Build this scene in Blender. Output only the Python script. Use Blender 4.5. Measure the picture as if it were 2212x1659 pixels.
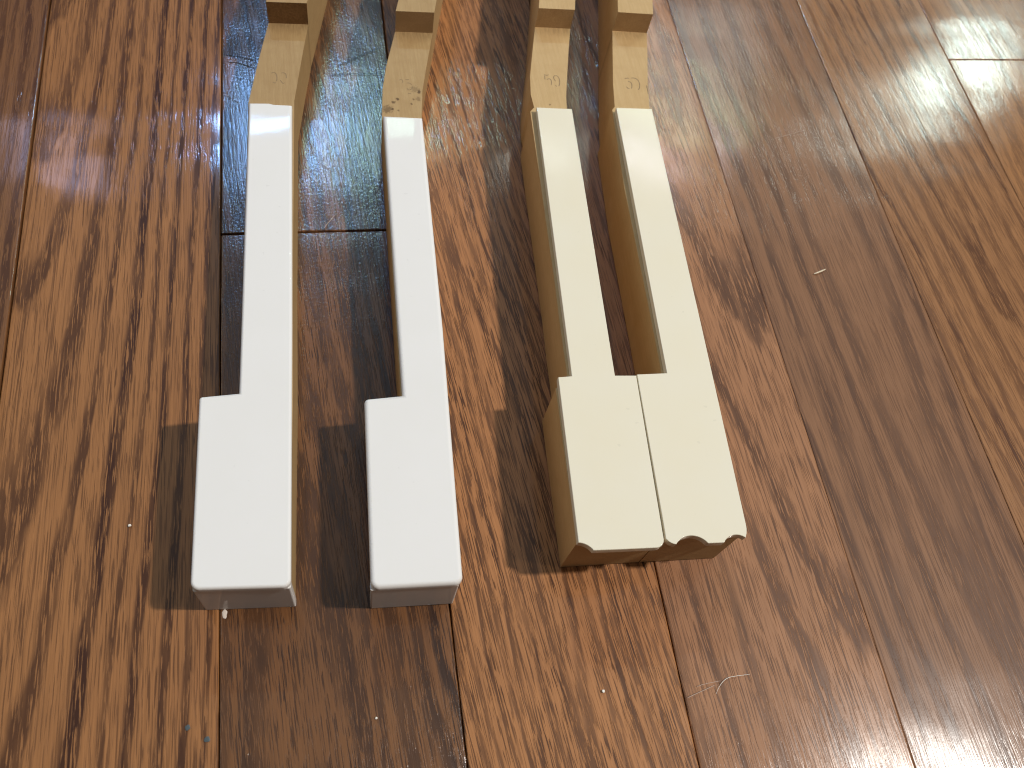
import bpy, bmesh, math, random
from mathutils import Vector, Matrix, Euler

for o in list(bpy.data.objects):
    bpy.data.objects.remove(o)
scene = bpy.context.scene
COL = scene.collection
MM = 0.001
R = math.radians

# ------------------------------------------------------------------ camera
def rx(a): return Matrix.Rotation(a, 3, 'X')
def rz(a): return Matrix.Rotation(a, 3, 'Z')
cam = bpy.data.cameras.new('camera')
cam.sensor_width = 36.0
cam.lens = 1890.95 / 2212 * 36.0
cam.clip_start = 0.01
cam.clip_end = 50
cam.dof.use_dof = True
cam.dof.focus_distance = 0.245
cam.dof.aperture_fstop = 22
camo = bpy.data.objects.new('camera', cam)
COL.objects.link(camo)
camo.matrix_world = Matrix.Translation((0, 0, 0.2279083)) @ (rz(-.4122) @ rx(.5053) @ rz(.3016)).to_4x4()
scene.camera = camo

# ------------------------------------------------------------------ world: a dim room
w = bpy.data.worlds.new('World')
scene.world = w
w.use_nodes = True
bg = w.node_tree.nodes['Background']
bg.inputs[0].default_value = (0.92, 0.97, 1.0, 1)
bg.inputs[1].default_value = 0.03

# ------------------------------------------------------------------ lamps and windows of the room
def area(name, pos, target, sx, sy, color, radiance, shape='RECTANGLE'):
    L = bpy.data.lights.new(name, 'AREA')
    L.shape = shape
    L.size = sx
    L.size_y = sy
    A = sx * sy if shape == 'RECTANGLE' else math.pi * sx * sx / 4
    L.energy = radiance * math.pi * A
    L.color = color
    o = bpy.data.objects.new(name, L)
    COL.objects.link(o)
    o.location = pos
    d = Vector(target) - Vector(pos)
    o.rotation_euler = d.to_track_quat('-Z', 'Y').to_euler()
    return o

def window(name, az, el, wd, hd, color, radiance, dist=3.0):
    d = Vector((math.cos(R(el)) * math.cos(R(az)), math.cos(R(el)) * math.sin(R(az)), math.sin(R(el))))
    c = Vector((0.02, 0.21, 0))
    return area(name, c + d * dist, c, dist * R(wd), dist * R(hd), color, radiance)

area('ceiling_lamp', (1.42, -0.13, 2.20), (0.04, 0.12, 0), 0.12, 0.12, (1.0, .94, .875), 1420, 'DISK')
area('second_lamp', (2.0, -0.5, 1.70), (0.04, 0.12, 0), 0.16, 0.16, (1.0, .94, .86), 90, 'DISK')
area('white_ceiling', (0.5, 1.25, 2.45), (0.5, 1.25, 0), 3.6, 2.7, (1.0, .98, .94), 0.30)
area('left_wall_bounce', (-2.3, 1.15, 1.1), (0, 0.15, 0), 1.9, 1.7, (1.0, .92, .80), 1.5)
window('window_blue', 93.8, 46.5, 7.0, .5, (.25, .50, 1.0), 560)
window('window_green', 84.6, 46.4, 4.4, 1.4, (.62, 1.0, .78), 95)
window('window_violet', 115.5, 45, 3.5, 3, (.70, .68, 1.0), 7)
window('window_mid', 68, 46.5, 3.5, 1.0, (.92, 1.0, .90), 20)
window('window_grey', 61.5, 38.3, 11, 6.5, (.88, .97, 1.0), 4.6)
window('window_leafy', 60, 41.4, 11, .9, (.80, 1.0, .55), 24)
window('window_low', 59, 44.8, 5, 1.4, (.92, .86, 1.0), 26)
window('window_beige', 45, 36.6, 5, 4, (1.0, .96, .80), 3.9)
window('window_right', 41, 31.4, 4, 3.4, (.78, 1.0, .92), 50)

scene.view_settings.view_transform = 'Standard'
scene.view_settings.look = 'None'
scene.view_settings.exposure = 0
scene.view_settings.gamma = 1
scene.cycles.filter_width = 1.1
try:
    scene.cycles.use_denoising = True
    scene.cycles.max_bounces = 8
except Exception:
    pass

# ------------------------------------------------------------------ node helpers
class NT:
    def __init__(self, name):
        self.m = bpy.data.materials.new(name)
        self.m.use_nodes = True
        self.t = self.m.node_tree
        self.t.nodes.clear()
        self.out = self.t.nodes.new('ShaderNodeOutputMaterial')
        self.p = self.t.nodes.new('ShaderNodeBsdfPrincipled')
        self.t.links.new(self.p.outputs[0], self.out.inputs[0])
        tc = self.t.nodes.new('ShaderNodeTexCoord')
        self.obj = self.math3('MULTIPLY', tc.outputs['Object'], (1000, 1000, 1000))   # millimetres
    def set(self, sock, v):
        if isinstance(v, bpy.types.NodeSocket):
            self.t.links.new(v, sock)
        else:
            sock.default_value = v
    def math3(self, op, a, b):
        n = self.t.nodes.new('ShaderNodeVectorMath'); n.operation = op
        self.set(n.inputs[0], a); self.set(n.inputs[1], b)
        return n.outputs['Value'] if op in ('LENGTH', 'DISTANCE', 'DOT_PRODUCT') else n.outputs[0]
    def math(self, op, a, b=0.0, c=0.0):
        n = self.t.nodes.new('ShaderNodeMath'); n.operation = op
        self.set(n.inputs[0], a); self.set(n.inputs[1], b)
        if len(n.inputs) > 2: self.set(n.inputs[2], c)
        return n.outputs[0]
    def xyz(self, v):
        n = self.t.nodes.new('ShaderNodeSeparateXYZ'); self.set(n.inputs[0], v)
        return n.outputs
    def comb(self, x, y, z=0.0):
        n = self.t.nodes.new('ShaderNodeCombineXYZ')
        self.set(n.inputs[0], x); self.set(n.inputs[1], y); self.set(n.inputs[2], z)
        return n.outputs[0]
    def noise(self, v, scale=1.0, detail=2.0, rough=0.5, dist=0.0):
        n = self.t.nodes.new('ShaderNodeTexNoise')
        self.set(n.inputs['Vector'], v)
        n.inputs['Scale'].default_value = scale
        n.inputs['Detail'].default_value = detail
        n.inputs['Roughness'].default_value = rough
        n.inputs['Distortion'].default_value = dist
        return n.outputs['Fac']
    def step(self, v, a, b):
        n = self.t.nodes.new('ShaderNodeMapRange'); n.interpolation_type = 'SMOOTHSTEP'
        self.set(n.inputs['Value'], v)
        n.inputs['From Min'].default_value = a; n.inputs['From Max'].default_value = b
        return n.outputs[0]
    def remap(self, v, a, b, c, d):
        n = self.t.nodes.new('ShaderNodeMapRange')
        self.set(n.inputs['Value'], v)
        for k, x in zip(('From Min', 'From Max', 'To Min', 'To Max'), (a, b, c, d)):
            n.inputs[k].default_value = x
        return n.outputs[0]
    def mix(self, f, a, b):
        n = self.t.nodes.new('ShaderNodeMix'); n.data_type = 'RGBA'
        self.set(n.inputs[0], f)
        self.set(n.inputs[6], a if not isinstance(a, tuple) else a + (1,))
        self.set(n.inputs[7], b if not isinstance(b, tuple) else b + (1,))
        return n.outputs[2]
    def bump(self, h, dist, strength=1.0):
        n = self.t.nodes.new('ShaderNodeBump')
        self.set(n.inputs['Height'], h)
        n.inputs['Distance'].default_value = dist
        n.inputs['Strength'].default_value = strength
        return n.outputs[0]
    def inp(self, **kw):
        for k, v in kw.items():
            s = self.p.inputs[k.replace('_', ' ')]
            if isinstance(v, tuple) and len(v) == 3 and s.type == 'RGBA': v = v + (1,)
            self.set(s, v)

# ------------------------------------------------------------------ oak floor material (one per plank kind)
def oak(name, seed, light, dark, x0=0., d0=4., k=-.08, spacing=5., tilt=0., contrast=1., band_w=.45,
        pores=.35, coat_rough=.14, tone=.0, y0=100., wx=12., wd=3., drift_amt=.45, wave=.0005, ln=1.0, irr=1.8, cw=.8, peel_w=.30, minring=.45, bd=.04):
    n = NT(name)
    q = n.math3('ADD', n.obj, (seed * 137.3, seed * 71.9, seed * 31.7))
    s = n.xyz(q); o = n.xyz(n.obj)
    x = n.math('ADD', o[0], n.math('MULTIPLY', o[1], tilt)) if tilt else o[0]
    xs = n.math('ADD', s[0], n.math('MULTIPLY', s[1], tilt)) if tilt else s[0]
    # growth rings cut lengthwise: cathedral arches in the middle, straight lines at the sides
    n1 = n.noise(n.comb(n.math('MULTIPLY', xs, .045), n.math('MULTIPLY', s[1], .012), s[2]), 1, 2)
    n2 = n.noise(n.comb(n.math('MULTIPLY', xs, .16), n.math('MULTIPLY', s[1], .05), s[2]), 1, 3)
    X = n.math('ADD', n.math('SUBTRACT', x, x0), n.math('MULTIPLY', n.math('SUBTRACT', n1, .5), wx))
    D = n.math('ADD', n.math('ADD', n.math('MULTIPLY', n.math('SUBTRACT', o[1], y0), k), d0),
               n.math('MULTIPLY', n.math('SUBTRACT', n2, .5), wd))
    r = n.math('SQRT', n.math('ADD', n.math('MULTIPLY', X, X), n.math('MULTIPLY', D, D)))
    ph = n.math('DIVIDE', r, spacing)
    ph = n.math('ADD', ph, n.math('MULTIPLY', n.noise(n.comb(ph, seed * 3.1, 0.), .55, 1), irr))
    f = n.math('FRACT', ph)
    band = n.math('MULTIPLY', n.step(f, 1 - band_w - .20, 1 - band_w), n.math('SUBTRACT', 1.0, n.step(f, .92, 1.0)))
    wn = n.t.nodes.new('ShaderNodeTexWhiteNoise'); wn.noise_dimensions = '1D'
    n.set(wn.inputs['W'], n.math('ADD', n.math('FLOOR', ph), seed * 7.7))
    ringw = n.remap(wn.outputs['Value'], 0., 1., minring, 1.0)
    # vessels: short dashes along the grain, packed in the early wood and scattered elsewhere
    dash1 = n.noise(n.comb(n.math('MULTIPLY', xs, 2.3), n.math('MULTIPLY', s[1], .15 * ln), s[2]), 1, 3, .55)
    dash2 = n.noise(n.comb(n.math('MULTIPLY', xs, 2.3), n.math('MULTIPLY', s[1], .10 * ln), n.math('ADD', s[2], 9.)), 1, 2, .5)
    dash3 = n.noise(n.comb(n.math('MULTIPLY', xs, 3.0), n.math('MULTIPLY', s[1], .08 * ln), n.math('ADD', s[2], 5.)), 1, 2, .5)
    big = n.noise(n.comb(n.math('MULTIPLY', xs, .30), n.math('MULTIPLY', s[1], .04), n.math('ADD', s[2], 4.)), 1, 2)
    pin = n.math('MULTIPLY', n.math('MULTIPLY', n.step(dash1, .42, .485), band), ringw)
    pin = n.math('MULTIPLY', pin, n.remap(big, .3, .55, .6, 1.0))
    pout = n.math('MULTIPLY', n.step(dash2, .55, .61), n.remap(big, .35, .62, .25 * pores, pores))
    pthin = n.math('MULTIPLY', n.step(dash3, .565, .63), pores * .8)
    pore = n.math('MAXIMUM', n.math('MULTIPLY', pin, contrast), n.math('MAXIMUM', pout, pthin))
    # fibres and broad colour drift
    fib = n.noise(n.comb(n.math('MULTIPLY', xs, 2.8), n.math('MULTIPLY', s[1], .04), s[2]), 1, 5, .65)
    drift = n.noise(n.comb(n.math('MULTIPLY', xs, .07), n.math('MULTIPLY', s[1], .014), n.math('ADD', s[2], 2.)), 1, 2)
    mid = tuple(.60 * a + .40 * b for a, b in zip(light, dark))
    c = n.mix(n.remap(fib, .32, .68, 0., .95), light, mid)
    c = n.mix(n.remap(drift, .35, .7, 0., drift_amt + tone), c, mid)
    c = n.mix(n.math('MULTIPLY', n.math('MULTIPLY', band, ringw), .32 * contrast), c, mid)
    c = n.mix(n.math('MULTIPLY', n.math('POWER', f, 2.0), .35), c, mid)
    c = n.mix(pore, c, dark)
    # open grain under the varnish, varnish ripple
    peel = n.noise(n.obj, 1.05, 2, .5)
    peel2 = n.noise(n.comb(n.math('MULTIPLY', xs, 1.5), n.math('MULTIPLY', s[1], .07), s[2]), 1, 2)
    h = n.math('ADD', n.math('MULTIPLY', pore, -1.0), n.math('MULTIPLY', fib, -.35))
    hc = n.math('ADD', n.math('MULTIPLY', pore, -.35), n.math('ADD', n.math('MULTIPLY', peel, peel_w), n.math('MULTIPLY', peel2, .75)))
    hc = n.math('ADD', hc, n.math('MULTIPLY', fib, -.12))
    n.inp(Base_Color=c, Roughness=.5, Coat_Weight=cw, Coat_Roughness=coat_rough, Coat_IOR=1.55)
    n.p.inputs['Specular IOR Level'].default_value = .15
    n.set(n.p.inputs['Normal'], n.bump(h, .00006))
    sag = n.noise(n.comb(n.math('MULTIPLY', s[0], .02), n.math('MULTIPLY', s[1], .035), s[2]), 1, 1)
    b1 = n.bump(sag, wave)
    nb = n.t.nodes.new('ShaderNodeBump')
    n.set(nb.inputs['Height'], hc); nb.inputs['Distance'].default_value = bd * MM
    n.t.links.new(b1, nb.inputs['Normal'])
    n.t.links.new(nb.outputs[0], n.p.inputs['Coat Normal'])
    return n.m

# ------------------------------------------------------------------ mesh helpers
def link(name, me, mat, parent=None, loc=None):
    o = bpy.data.objects.new(name, me)
    COL.objects.link(o)
    if mat: me.materials.append(mat)
    if parent: o.parent = parent
    if loc: o.location = loc
    return o

def from_bm(bm, name, smooth_angle=None):
    bmesh.ops.recalc_face_normals(bm, faces=bm.faces)
    me = bpy.data.meshes.new(name)
    if smooth_angle:
        for f in bm.faces: f.smooth = True
    bm.to_mesh(me); bm.free()
    if smooth_angle:
        # area weighted split normals: large faces stay flat, only the rolled edges shade round
        ca = math.cos(R(smooth_angle))
        adj = {}
        for p in me.polygons:
            for v in p.vertices: adj.setdefault(v, []).append((p.normal.copy(), p.area))
        nl = []
        for p in me.polygons:
            for v in p.vertices:
                acc = Vector((0, 0, 0))
                for nn, ar in adj[v]:
                    if nn.dot(p.normal) > ca: acc += nn * ar
                nl.append(acc.normalized() if acc.length > 0 else p.normal)
        me.normals_split_custom_set([tuple(v) for v in nl])
    return me

def tag(o, **kw):
    for k, v in kw.items(): o[k] = v

# ------------------------------------------------------------------ floor: planks 57.4 mm wide along Y
W = 57.4
SEAMS = {0: -90.1, 1: -32.7, 2: 24.7, 3: 82.3, 4: 139.4, 5: 196.8, 6: 254.6}
def seam(i):
    if i in SEAMS: return SEAMS[i]
    return SEAMS[0] + W * i if i < 0 else SEAMS[6] + W * (i - 6)

floor_bm = bmesh.new()
bmesh.ops.create_cube(floor_bm, size=1, matrix=Matrix.Translation((.1, .3, -.0165)) @ Matrix.Diagonal((1.7, 1.7, .01, 1)))
dark = NT('subfloor_dark'); dark.inp(Base_Color=(.012, .008, .005), Roughness=.9)
floor = link('floor', from_bm(floor_bm, 'floor'), dark.m)
tag(floor, kind='structure', label='strip oak floor of glossy brown varnished planks')

LB = (.30, .135, .050); DB = (.050, .015, .006)
KIND = {
 'A': oak('oak_walnut_fleck', 1, (0.226, 0.099, 0.037), (.048, .015, .006), x0=-20, d0=6, k=.06, spacing=4.2, contrast=.95, band_w=.38, pores=.55, coat_rough=.10, cw=.6, bd=.02, irr=1.2),
 'B': oak('oak_bold_streak', 2, (0.385, 0.169, 0.059), (.040, .0115, .0045), x0=-26, d0=0, k=-.06, spacing=4.3, contrast=1.0, band_w=.33, coat_rough=.09, pores=.65, y0=310, wx=5, wd=1.8, ln=.7, drift_amt=.25, irr=1.0, cw=.6, bd=.015, minring=.7),
 'C': oak('oak_dark_red', 3, (0.211, 0.088, 0.029), (.027, .0095, .0045), x0=4, d0=8, k=.07, spacing=5.5, contrast=1.0, band_w=.46, tilt=.08, tone=.05, pores=.9, cw=.85, coat_rough=.18, bd=.075, peel_w=.6, minring=.6),
 'D': oak('oak_orange_fine', 4, (0.484, 0.211, 0.076), (.050, .016, .006), x0=-30, d0=12, k=.04, spacing=4.0, tilt=.12, contrast=.85, band_w=.28, pores=.9, coat_rough=.10, drift_amt=.3, cw=.6, bd=.02),
 'E': oak('oak_rose_arch', 5, (0.419, 0.198, 0.092), (.080, .034, .018), x0=14, d0=3, k=.085, spacing=8.5, band_w=.28, tilt=.05, contrast=.9, pores=.8, drift_amt=.35, ln=.8, cw=.65, peel_w=.10, y0=60),
 'F': oak('oak_umber_stripe', 6, (0.298, 0.144, 0.069), (.045, .019, .013), x0=2, d0=10, k=.05, spacing=9.5, tilt=.03, contrast=1.0, band_w=.32, pores=.5, ln=.55, cw=.65, minring=.5, peel_w=.10),
 'G': oak('oak_gold_streak', 7, (0.360, 0.167, 0.065), (.080, .028, .011), x0=-8, d0=6, k=.05, spacing=6.5, band_w=.32, tilt=.06, contrast=.95, pores=.7, drift_amt=.3, ln=.7, cw=.7),
 'H': oak('oak_brown_line', 8, (0.396, 0.178, 0.061), (.070, .024, .010), x0=12, d0=10, k=.05, spacing=6, contrast=.7, pores=.5),
}

def plank(i, ya, yb, kind, crown=.22, roll=0., dz=0.):
    """one board: flat oval top, eased edges, square ends"""
    xa, xb = seam(i) + .09, seam(i + 1) - .09
    wdt = xb - xa; xc = (xa + xb) / 2; yc = (ya + yb) / 2
    prof = []
    N = 14
    for j in range(N + 1):
        u = -1 + 2 * j / N
        xx = u * (wdt / 2 - .5)
        prof.append((xx, -crown * u * u + math.tan(R(roll)) * xx))
    e = wdt / 2
    zl, zr = prof[0][1], prof[-1][1]
    prof = [(-e, -12), (-e, zl - .5), (-e + .08, zl - .25), (-e + .25, zl - .08)] + prof + [(e - .25, zr - .08), (e - .08, zr - .25), (e, zr - .5), (e, -12)]
    top = max(z for _, z in prof)
    prof = [(a, z if z < -11 else z - top - .02 + dz) for a, z in prof]
    ys = [(ya + .08, -.6), (ya + .25, -.2), (ya + .6, 0), (yb - .6, 0), (yb - .25, -.2), (yb - .08, -.6)]
    bm = bmesh.new()
    rows = []
    for y, d in ys:
        rows.append([bm.verts.new(((a) * MM, (y - yc) * MM, (z + (d if z > -11 else 0)) * MM)) for a, z in prof])
    for p, q in zip(rows, rows[1:]):
        for a in range(len(prof) - 1):
            bm.faces.new((p[a], p[a + 1], q[a + 1], q[a]))
        bm.faces.new((p[-1], p[0], q[0], q[-1]))
    bm.faces.new(rows[0]); bm.faces.new(list(reversed(rows[-1])))
    me = from_bm(bm, 'plank', 40)
    return link('plank', me, KIND[kind], floor, (xc * MM, yc * MM, 0))

YA, YB = -420., 1000.
BOARD = {}
random.seed(4)
ROLL = {-1: .4, 0: .9, 1: -.4, 2: -.7, 3: .55, 4: .7, 5: .15, 6: .2}
CROWN = {-1: .10, 0: .07}
LAY = {-1: [(YA, YB, 'A')], 0: [(YA, YB, 'B')], 1: [(YA, 173.8, 'C'), (173.8, YB, 'C')], 2: [(YA, YB, 'D')],
       3: [(YA, YB, 'E')], 4: [(YA, YB, 'F')], 5: [(YA, YB, 'G')], 6: [(YA, 252.6, 'H'), (252.6, YB, 'G')]}
for i in range(-9, 14):
    if i in LAY:
        for a, b, kd in LAY[i]: BOARD[(i, a)] = plank(i, a, b, kd, CROWN.get(i, .22), ROLL[i], dz=-random.random() * .12)
    else:
        y = random.uniform(100, 600)
        plank(i, YA, y, random.choice('ABDEGH'), roll=random.uniform(-.4, .4))
        plank(i, y, YB, random.choice('ABDEGH'), roll=random.uniform(-.4, .4))

# ------------------------------------------------------------------ key materials
def plastic(name, base, var, rough, smudge, seed, spec):
    n = NT(name)
    q = n.math3('ADD', n.obj, (seed * 50., seed * 20., 0))
    a = n.noise(q, .05, 3)
    b = n.noise(q, .9, 2)
    spot = n.step(n.noise(q, .40, 2), .72, .77)
    c = n.mix(n.remap(a, .3, .7, 0, 1), base, var)
    c = n.mix(n.math('MULTIPLY', spot, .2), c, smudge)
    rg = n.remap(n.noise(q, .25, 3), .3, .7, rough * .8, rough * 1.25)
    n.inp(Base_Color=c, Roughness=rg, IOR=1.49)
    n.set(n.p.inputs['Normal'], n.bump(n.noise(q, .10, 1), .00002, 1.0))
    n.p.inputs['Specular IOR Level'].default_value = spec
    return n.m

WHITE = plastic('white_key_plastic', (.80, .78, .755), (.785, .765, .735), .035, (.55, .53, .50), 1, .02)
IVORY = plastic('ivory_key_plastic', (.79, .735, .595), (.785, .72, .56), .11, (.55, .51, .40), 2, .12)

def keywood(name, light, darkc, seed, stains=(), step_y=None):
    n = NT(name)
    q = n.math3('ADD', n.obj, (seed * 33., seed * 57., seed * 5.))
    s = n.xyz(q)
    g = n.noise(n.comb(n.math('MULTIPLY', s[0], 1.3), n.math('MULTIPLY', s[1], .07), n.math('MULTIPLY', s[2], 1.3)), 1, 4, .6)
    blot = n.noise(q, .22, 3)
    fine = n.noise(n.comb(n.math('MULTIPLY', s[0], 5.), n.math('MULTIPLY', s[1], .5), n.math('MULTIPLY', s[2], 5.)), 1, 2)
    c = n.mix(n.remap(g, .3, .75, 0, .9), light, darkc)
    c = n.mix(n.remap(blot, .45, .75, 0, .7), c, darkc)
    c = n.mix(n.remap(fine, .5, .8, 0, .5), c, darkc)
    if step_y:
        m = n.math('MULTIPLY', n.step(n.xyz(n.obj)[1], step_y - 5.5, step_y - .3), n.math('SUBTRACT', 1.0, n.step(n.xyz(n.obj)[1], step_y, step_y + .2)))
        saw = n.noise(n.comb(n.math('MULTIPLY', s[0], 1.5), n.math('MULTIPLY', s[1], .22), 0.), 1, 2)
        c = n.mix(n.math('MULTIPLY', m, n.remap(saw, .35, .7, .15, .75)), c, tuple(v * .62 for v in darkc))
    if stains:
        wob = n.noise(q, 1.6, 3)
        for (sx, sy, rad, amt) in stains:
            d = n.math3('DISTANCE', n.math3('MULTIPLY', n.obj, (1, 1, 0)), (sx, sy, 0))
            d = n.math('ADD', d, n.math('MULTIPLY', n.math('SUBTRACT', wob, .5), rad * 1.6))
            m = n.math('SUBTRACT', 1.0, n.step(d, rad * .35, rad))
            c = n.mix(n.math('MULTIPLY', m, amt), c, (.075, .038, .014))
    n.inp(Base_Color=c, Roughness=.62)
    n.p.inputs['Specular IOR Level'].default_value = .25
    n.set(n.p.inputs['Normal'], n.bump(n.math('ADD', g, n.math('MULTIPLY', fine, .5)), .00012, .7))
    return n.m

WOOD1 = keywood('pale_key_wood', (.43, .285, .132), (.36, .225, .098), 1, [(-15.9, 207.9, .35, .8)], 245.6)
WOOD2 = keywood('spotted_key_wood', (.46, .310, .146), (.38, .240, .105), 2,
                [(22.98, 210.6, .8, .75), (24.4, 211.9, .75, .8), (28.6, 209.8, .6, .7), (29.5, 211.9, .5, .6), (31.6, 215.2, .9, .8),
                 (20.8, 207.6, 2.3, .6), (22.4, 207.6, .5, .7), (24.2, 207.0, .5, .6), (30.4, 216.2, 2.0, .35), (31.2, 212.0, 1.2, .4)], 242.4)
WOOD3 = keywood('honey_key_wood', (.575, .392, .190), (.50, .325, .145), 3, [(73.5, 206.2, .5, .6)], 241.9)
WOOD4 = keywood('honey_key_wood_nicked', (.575, .392, .190), (.50, .325, .145), 4, (), 240.5)
CUT1 = keywood('dark_stained_end_grain', (.30, .165, .068), (.17, .085, .030), 5)
CUT2 = keywood('end_grain', (.46, .30, .155), (.36, .22, .105), 6)
CUT3 = keywood('honey_end_grain', (.56, .37, .19), (.46, .285, .135), 7)
INK = NT('stamped_recess'); INK.inp(Base_Color=(.25, .165, .085), Roughness=.8)

# ------------------------------------------------------------------ key builders
def round_corners(pts, radii, seg=5):
    out = []
    n = len(pts)
    for i, p in enumerate(pts):
        r = radii.get(i, 0)
        if not r: out.append(p); continue
        P = Vector(p); a = (Vector(pts[i - 1]) - P); b = (Vector(pts[(i + 1) % n]) - P)
        a.normalize(); b.normalize()
        half = a.angle(b) / 2
        t = r / math.tan(half)
        c = P + (a + b).normalized() * (r / math.sin(half))
        p1, p2 = P + a * t, P + b * t
        for j in range(seg + 1):
            v = (p1 - c).lerp(p2 - c, j / seg)
            v = v.normalized() * r
            out.append(tuple(c + v))
    return out

def plate(pts, z0, z1, bevel, base, seg=3):
    """solid plate with its upper edges rolled over"""
    bm = bmesh.new()
    lo = [bm.verts.new(((x - base[0]) * MM, (y - base[1]) * MM, z0 * MM)) for x, y in pts]
    hi = [bm.verts.new(((x - base[0]) * MM, (y - base[1]) * MM, z1 * MM)) for x, y in pts]
    n = len(pts)
    bm.faces.new(lo); top = bm.faces.new(hi)
    for i in range(n):
        bm.faces.new((lo[i], lo[(i + 1) % n], hi[(i + 1) % n], hi[i]))
    bmesh.ops.recalc_face_normals(bm, faces=bm.faces)
    if bevel:
        edges = [e for e in bm.edges if all(abs(v.co.z - z1 * MM) < 1e-7 for v in e.verts)]
        bmesh.ops.bevel(bm, geom=edges, offset=bevel * MM, segments=seg, profile=.5, affect='EDGES', clamp_overlap=True)
    return from_bm(bm, 'plate', 50)

def stick(left, right, ir, zw, zr, base, jag=None):
    """wooden key stick; left/right: plan outlines front to back, ir: index of the step up to the thicker rear"""
    bm = bmesh.new()
    V = lambda p, z: bm.verts.new(((p[0] - base[0]) * MM, (p[1] - base[1]) * MM, z * MM))
    n = len(left)
    assert len(right) == n
    lb = [V(p, 0) for p in left]; rb = [V(p, 0) for p in right]
    lw = [V(p, zw) for p in left[:ir + 1]]; rw = [V(p, zw) for p in right[:ir + 1]]
    lr = [V(p, zr) for p in left[ir:]]; rr = [V(p, zr) for p in right[ir:]]
    for i in range(n - 1):
        bm.faces.new((lb[i], lb[i + 1], rb[i + 1], rb[i]))
    for i in range(ir):
        bm.faces.new((lw[i], lw[i + 1], rw[i + 1], rw[i]))
        bm.faces.new((lb[i], lb[i + 1], lw[i + 1], lw[i]))
        bm.faces.new((rb[i], rb[i + 1], rw[i + 1], rw[i]))
    for i in range(n - 1 - ir):
        j = i + ir
        bm.faces.new((lr[i], lr[i + 1], rr[i + 1], rr[i]))
        if i == 0:
            bm.faces.new((lb[j], lb[j + 1], lr[1], lr[0], lw[ir])); bm.faces.new((rb[j], rb[j + 1], rr[1], rr[0], rw[ir]))
        else:
            bm.faces.new((lb[j], lb[j + 1], lr[i + 1], lr[i])); bm.faces.new((rb[j], rb[j + 1], rr[i + 1], rr[i]))
    rf = bm.faces.new((lw[ir], rw[ir], rr[0], lr[0])); rf.material_index = 1
    bm.faces.new((lb[-1], rb[-1], rr[-1], lr[-1]))
    bm.faces.new((lb[0], rb[0], rw[0], lw[0]))
    me = from_bm(bm, 'stick')
    return me

def ribbons(strokes, z, base, wdt=.28):
    """stamped strokes: shallow flat-bottomed marks"""
    bm = bmesh.new()
    for st in strokes:
        P = [Vector(((x - base[0]), (y - base[1]))) for x, y in st]
        # smooth by one round of corner cutting
        Q = [P[0]]
        for a, b in zip(P, P[1:]): Q += [a.lerp(b, .25), a.lerp(b, .75)]
        Q.append(P[-1])
        prev = None
        for i, p in enumerate(Q):
            d = (Q[min(i + 1, len(Q) - 1)] - Q[max(i - 1, 0)]).normalized()
            nn = Vector((-d.y, d.x)) * wdt / 2 * (.55 if i in (0, len(Q) - 1) else 1)
            cur = (bm.verts.new(((p.x + nn.x) * MM, (p.y + nn.y) * MM, z * MM)), bm.verts.new(((p.x - nn.x) * MM, (p.y - nn.y) * MM, z * MM)))
            if prev: bm.faces.new((prev[0], cur[0], cur[1], prev[1]))
            prev = cur
    return from_bm(bm, 'strokes')

def key(base, label):
    e = bpy.data.objects.new('piano_key', None)
    e.empty_display_size = .01
    COL.objects.link(e)
    e.location = (base[0] * MM, base[1] * MM, 0)
    tag(e, label=label, category='piano key', group='piano keys laid side by side on the oak floor')
    return e

def shift(o, base):
    """stain coordinates are given from the floor origin, so the stick keeps its mesh there"""
    o.location = (-base[0] * MM, -base[1] * MM, 0)

ZERO = (0, 0)
HW, HI = 20.1, 23.47          # tops of the white and of the ivory pair
WW, WI = 17.9, 21.2           # wood under them

# --- white key with broad head, notch on its left
b = (-25, 57)
k1 = key(b, 'glossy white piano key at far left with wide head and stamped 30 on bare wood')
top = [(-36.31, 57.88), (-13.89, 56.09), (-11.35, 126.52), (-8.77, 207.45), (-14.2, 207.75), (-15.6, 208.25), (-21.75, 208.45), (-25.22, 107.9), (-34.97, 107.44)]
o = link('key_top', plate(round_corners(top, {0: 2.0, 1: 1.8, 8: .8}), WW + .02, HW, 1.05, b, 4), WHITE, k1)
fr = [(-36.1, 57.95), (-14.0, 56.35), (-13.95, 58.3), (-36.05, 59.9)]
o = link('key_front', plate(round_corners(fr, {0: .5, 1: .5}, 3), .15, WW + .01, 0, b), WHITE, k1)
L = [(-36.0, 59.95), (-35.0, 107.2), (-25.3, 107.7), (-24.0, 150), (-21.96, 211.0), (-18.3, 230.9), (-15.25, 245.9), (-5.0, 296), (6, 350), (10, 420)]
Rr = [(-14.1, 58.35), (-11.9, 107), (-11.85, 108), (-10.5, 150), (-8.1, 211.0), (-5.0, 230.5), (-2.39, 245.6), (8.3, 295), (18.5, 350), (23, 420)]
o = link('key_stick', stick(L, Rr, 6, WW, WW + 8.4, ZERO), WOOD1, k1); shift(o, b); o.data.materials.append(CUT1)
o = link('stamped_digit', ribbons([[(-14.84, 223.05), (-14.29, 223.51), (-13.65, 223.36), (-13.24, 222.45), (-13.11, 221.24), (-13.19, 220.03), (-13.42, 219.58)],
         [(-14.5, 219.05), (-14.07, 218.9), (-13.44, 218.9)]], WW + .03, b), INK.m, k1)
o = link('stamped_digit', ribbons([[(-11.72, 223.15), (-11.18, 223.38), (-10.44, 223.01), (-10.24, 222.17), (-10.23, 220.96)],
         [(-12.13, 220.04), (-11.72, 219.14), (-11.26, 218.54), (-10.87, 218.99)]], WW + .03, b), INK.m, k1)

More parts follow.
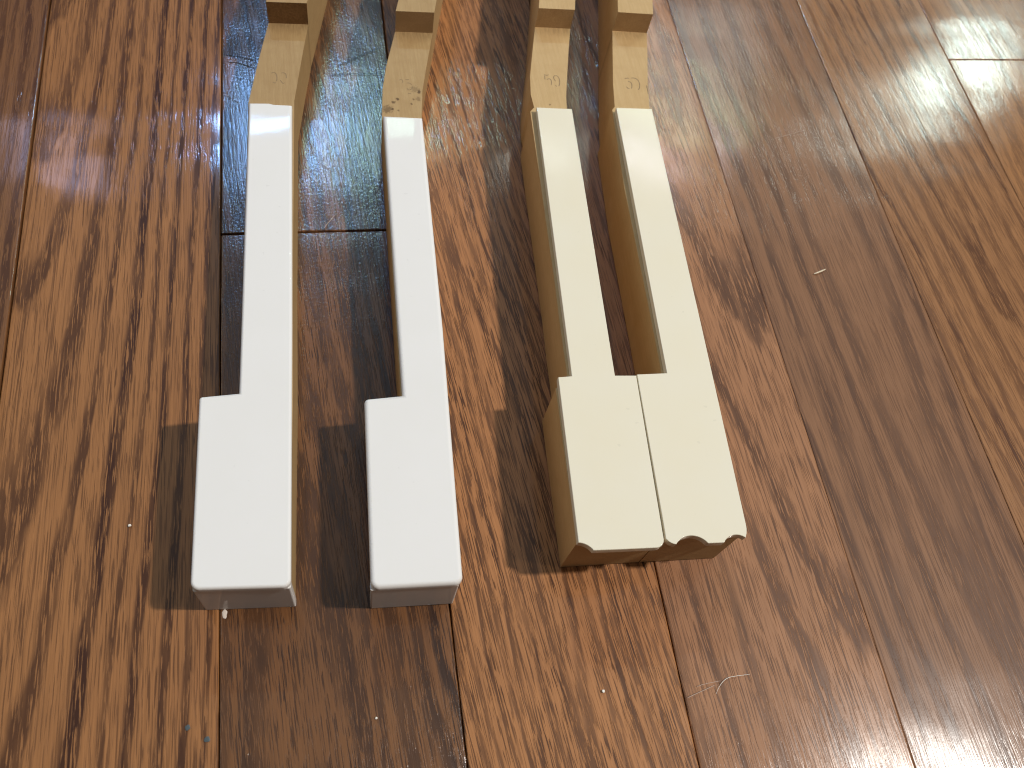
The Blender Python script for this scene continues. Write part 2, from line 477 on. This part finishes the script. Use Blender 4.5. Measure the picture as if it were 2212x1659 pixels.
# --- second white key
b = (15, 53)
k2 = key(b, 'glossy white piano key second from left with brown spotted bare wood')
top = [(4.41, 53.65), (26.34, 52.49), (29.31, 124.1), (31.33, 202.1), (18.99, 202.97), (16.29, 104.23), (6.32, 103.87)]
o = link('key_top', plate(round_corners(top, {0: 2.0, 1: 2.0, 6: 1.2}), WW + .02, HW, 1.15, b, 4), WHITE, k2)
fr = [(4.3, 53.8), (25.6, 52.7), (25.7, 54.6), (4.4, 55.7)]
o = link('key_front', plate(round_corners(fr, {0: .5, 1: .5}, 3), .15, WW + .01, 0, b), WHITE, k2)
L = [(4.6, 55.75), (6.4, 103.6), (16.0, 104.0), (17.0, 137), (18.88, 205.6), (19.94, 216.4), (21.86, 226.4), (26.2, 242.8), (37, 285), (48, 345), (51, 420)]
Rr = [(25.7, 54.65), (28.3, 103), (28.4, 104), (29.6, 137), (31.5, 205.3), (32.78, 215.65), (34.9, 225.2), (38.9, 242.4), (48.9, 284.5), (60.5, 345), (64, 420)]
o = link('key_stick', stick(L, Rr, 7, WW, WW + 8.4, ZERO), WOOD2, k2); shift(o, b); o.data.materials.append(CUT2)
o = link('stamped_digit', ribbons([[(25.6, 220.34), (26.23, 220.6), (26.8, 220.27), (26.7, 219.11)]], WW + .03, b, .22), INK.m, k2)
o = link('stamped_digit', ribbons([[(27.67, 220.52), (28.28, 220.53), (28.89, 220.61)], [(27.9, 219.03), (28.88, 219.12), (29.64, 218.21)],
         [(29.71, 217.64), (29.63, 216.81), (28.95, 215.99), (28.23, 215.99), (27.86, 216.64)], [(27.97, 214.51), (28.67, 214.27), (29.0, 214.6)]], WW + .03, b, .24), INK.m, k2)

def arc(p0, pm, p1, n=9):
    """points of the circle through three points, ends included"""
    ax, ay = p0; bx, by = pm; cx, cy = p1
    d = 2 * (ax * (by - cy) + bx * (cy - ay) + cx * (ay - by))
    ux = ((ax * ax + ay * ay) * (by - cy) + (bx * bx + by * by) * (cy - ay) + (cx * cx + cy * cy) * (ay - by)) / d
    uy = ((ax * ax + ay * ay) * (cx - bx) + (bx * bx + by * by) * (ax - cx) + (cx * cx + cy * cy) * (bx - ax)) / d
    r = math.hypot(ax - ux, ay - uy)
    t0, t1 = math.atan2(ay - uy, ax - ux), math.atan2(cy - uy, cx - ux)
    while t1 - t0 > math.pi: t1 -= 2 * math.pi
    while t1 - t0 < -math.pi: t1 += 2 * math.pi
    return [(ux + r * math.cos(t0 + (t1 - t0) * k / n), uy + r * math.sin(t0 + (t1 - t0) * k / n)) for k in range(n + 1)]

# --- ivory key with shoulders on both sides
b = (67, 58)
k3 = key(b, 'cream piano key with shoulders on both sides and one chipped front corner')
top = arc((55.41, 58.74), (57.35, 58.0), (58.87, 56.39)) + [(65.01, 56.0)] + arc((75.1, 55.42), (76.65, 56.0), (77.42, 57.95), 6) + [
       (80.25, 103.85), (74.22, 104.26), (79.72, 202.13), (68.02, 202.84), (62.05, 104.92), (58.23, 104.86)]
o = link('key_top', plate(top, WI + .06, HI, .22, b, 2), IVORY, k3)
L = [(55.55, 59.25), (57.6, 102.6), (61.4, 104.4), (62.3, 123), (63.2, 137), (66.4, 203.2), (67.97, 205.0), (67.73, 210.7), (68.78, 218.9), (71.02, 228.6), (74.2, 242.3), (82.7, 283), (90, 345), (93, 420)]
Rr = [(77.5, 58.35), (80.2, 103.2), (74.4, 103.9), (75.3, 123), (76.0, 137), (78.8, 202.5), (78.95, 204.9), (79.65, 210.13), (82.0, 221), (84.2, 231), (86.75, 241.8), (95.3, 282.5), (102.6, 345), (105.6, 420)]
o = link('key_stick', stick(L, Rr, 10, WI, WI + 7.85, ZERO), WOOD3, k3); shift(o, b); o.data.materials.append(CUT3)
o = link('stamped_digit', ribbons([[(73.74, 219.74), (74.5, 219.32), (75.32, 219.67)], [(73.86, 219.31), (73.73, 218.13), (73.68, 217.45)],
         [(74.31, 217.45), (75.02, 217.88), (75.61, 217.63), (75.76, 216.62), (75.35, 214.93)]], WI + .03, b, .26), INK.m, k3)
o = link('stamped_digit', ribbons([[(76.72, 218.15), (77.02, 219.17), (77.82, 219.34), (78.47, 218.67), (78.65, 217.48), (78.48, 215.79), (77.87, 214.44)],
         [(76.72, 218.15), (76.93, 217.13), (77.26, 216.8)], [(76.81, 214.94), (77.08, 214.27)]], WI + .03, b, .26), INK.m, k3)

# --- ivory key at the right with scalloped chips along its front edge
b = (89, 57)
k4 = key(b, 'cream piano key at far right with scalloped chips along its front edge')
top = [(78.25, 62.02)] + arc((77.95, 57.5), (78.5, 56.75), (79.7, 55.95), 4) + arc((80.3, 55.8), (84.6, 57.62), (88.7, 55.2), 12) + arc((92.95, 54.95), (96.4, 56.68), (98.95, 55.68), 9) + arc((99.1, 55.75), (99.75, 57.2), (100.06, 59.15), 3) + [(103.08, 117.78), (107.08, 202.07), (94.81, 202.61), (89.16, 103.98), (80.5, 104.17)]
o = link('key_top', plate(top, WI + .06, HI, .22, b, 2), IVORY, k4)
L = [(77.85, 58.35), (80.55, 103.2), (88.5, 103.6), (89.6, 124.7), (91.6, 171), (94.3, 203.9), (95.44, 205.2), (97.05, 215.9), (99.58, 229), (101.95, 241.1), (110.0, 283), (118, 345), (121, 420)]
Rr = [(99.3, 57.2), (102.1, 103), (102.15, 104), (103.1, 124), (105.3, 171), (106.9, 203.5), (107.51, 204.84), (109.35, 215.9), (112.23, 229.1), (114.5, 240.3), (122.6, 282), (130.6, 345), (133.6, 420)]
o = link('key_stick', stick(L, Rr, 9, WI, WI + 7.9, ZERO), WOOD4, k4); shift(o, b); o.data.materials.append(CUT3)
o = link('stamped_digit', ribbons([[(101.63, 218.07), (102.47, 218.33), (103.18, 218.25)], [(102.54, 216.78), (103.28, 216.53), (103.64, 215.76), (103.37, 214.22), (103.03, 213.53)],
         [(101.44, 214.38), (101.73, 213.61), (102.33, 213.36)]], WI + .03, b, .28), INK.m, k4)
o = link('stamped_digit', ribbons([[(103.93, 218.34), (105.01, 218.43), (105.94, 217.84), (106.37, 216.8), (106.37, 215.26), (106.0, 213.89), (105.38, 212.86)]], WI + .03, b, .28), INK.m, k4)
o = link('edge_nick', ribbons([[(108.74, 214.93), (108.66, 213.39), (108.58, 211.85), (108.45, 211.0)]], WI + .03, b, .34), INK.m, k4)

# ------------------------------------------------------------------ small litter on the floor
def lump(r, seed, squash=(1, 1, .6)):
    rnd = random.Random(seed)
    bm = bmesh.new()
    bmesh.ops.create_icosphere(bm, subdivisions=2, radius=r * MM)
    for v in bm.verts:
        v.co *= rnd.uniform(.75, 1.2)
        v.co.x *= squash[0]; v.co.y *= squash[1]; v.co.z *= squash[2]
    return from_bm(bm, 'lump', 60)

def tube(pts, rad, taper=True, z=.06):
    bm = bmesh.new()
    P = [Vector((x, y, z)) for x, y in pts]
    Q = [P[0]]
    for a, c in zip(P, P[1:]): Q += [a.lerp(c, .25), a.lerp(c, .75)]
    Q.append(P[-1])
    rings = []
    for i, p in enumerate(Q):
        d = (Q[min(i + 1, len(Q) - 1)] - Q[max(i - 1, 0)]).normalized()
        sx = Vector((-d.y, d.x, 0)); t = i / (len(Q) - 1)
        rr = rad * (max(.25, math.sin(math.pi * (.1 + .8 * t))) if taper else 1)
        rings.append([bm.verts.new((p + (sx * math.cos(a) + Vector((0, 0, 1)) * math.sin(a)) * rr) * MM) for a in [j * math.pi / 3 for j in range(6)]])
    for a, c in zip(rings, rings[1:]):
        for j in range(6): bm.faces.new((a[j], a[(j + 1) % 6], c[(j + 1) % 6], c[j]))
    bm.faces.new(rings[0]); bm.faces.new(rings[-1])
    return from_bm(bm, 'tube', 60)

def scratch(board, pts, wdt, mat):
    o = BOARD[board]
    c = (o.location.x / MM, o.location.y / MM)
    p = link('scratch', ribbons([pts], .012, c, wdt), mat, o)
DARKSCR = NT('dirt_filled_scratch'); DARKSCR.inp(Base_Color=(.02, .012, .008), Roughness=.7)
PALESCR = NT('fresh_scratch'); PALESCR.inp(Base_Color=(.37, .25, .18), Roughness=.45)
for pts in ([(-30.91, 247.54), (-26.29, 246.71), (-21.21, 244.1)], [(-31.22, 250.89), (-27.04, 250.05), (-21.93, 248.1)],
            [(6.5, 245.96), (11.84, 248.75), (17.85, 252.99), (22.46, 254.94)], [(3.68, 241.21), (9.01, 242.15), (14.64, 241.97), (21.5, 242.48)]):
    scratch((1, 173.8), pts, .28, DARKSCR.m)
scratch((1, 173.8), [(-1.27, 175.04), (-0.18, 176.82), (1.05, 178.25), (2.16, 180.06)], .30, PALESCR.m)
scratch((1, 173.8), [(-32.1, 232.3), (-29.4, 230.8), (-27.2, 228.3)], .2, PALESCR.m)
scratch((4, YA), [(164.09, 210.43), (169.43, 211.96), (177.76, 214.4)], .22, PALESCR.m)
scratch((3, YA), [(82.9, 22.0), (85.36, 22.64), (87.98, 23.32), (90.85, 24.08)], .14, PALESCR.m)
scratch((3, YA), [(85.98, 24.31), (87.93, 24.72), (92.74, 24.96)], .12, PALESCR.m)

PALE = NT('pale_splinter_wood'); PALE.inp(Base_Color=(.78, .66, .48), Roughness=.6)
CHALK = NT('white_crumb'); CHALK.inp(Base_Color=(.85, .80, .70), Roughness=.6)
BLUE = NT('blue_grey_paint'); BLUE.inp(Base_Color=(.065, .085, .090), Roughness=.5)
GLUE = NT('dried_white_glue'); GLUE.inp(Base_Color=(.75, .66, .58), Roughness=.35)
SCR = NT('scratched_varnish'); SCR.inp(Base_Color=(.36, .24, .17), Roughness=.4)

o = link('wood_splinter', tube([(-2.3, -.7), (0, 0), (2.6, 1.0)], .30), PALE.m, None, (.16247, .15059, .0001))
tag(o, label='pale wood splinter lying on the brown planks right of the cream keys', category='splinter')
for nm, (x, y), r, sd, lab in (('crumb', (-54.88, 81.86), .42, 1, 'tiny white crumb on the bold grained plank left of the white keys'),
                               ('crumb', (61.08, 26.33), .42, 2, 'tiny pale crumb on the floor below the cream keys'),
                               ('crumb', (3.9, 27.2), .28, 3, 'tiny white crumb near the bottom edge below the second white key')):
    o = link(nm, lump(r, sd), CHALK.m, None, (x * MM, y * MM, .0001))
    tag(o, label=lab, category='crumb', group='crumbs scattered on the floor')
for (x, y), r, sd, lab in (((-39.75, 30.75), .62, 5, 'left of two blue grey paint specks near the bottom of the floor'),
                           ((-35.36, 27.61), .70, 6, 'right one of two blue grey paint specks, beside the plank seam')):
    o = link('paint_speck', lump(r, sd, (1, 1, .12)), BLUE.m, None, (x * MM, y * MM, 0))
    tag(o, label=lab, category='paint speck', group='paint specks on the floor')
o = link('glue_drop', lump(1.0, 8, (.6, 1.25, .12)), GLUE.m, None, (-.03145, .0565, -.0001))
tag(o, label='small dried white glue drop under the front of the far left white key', category='glue drop')
o = link('dust_fibre', tube([(90.68, 21.88), (91.66, 23.23), (93.05, 24.55), (94.75, 25.46), (96.66, 25.6), (100.0, 25.56), (101.27, 25.6)], .075), CHALK.m)
tag(o, label='curved pale dust fibre on the planks below the cream keys', category='fibre')
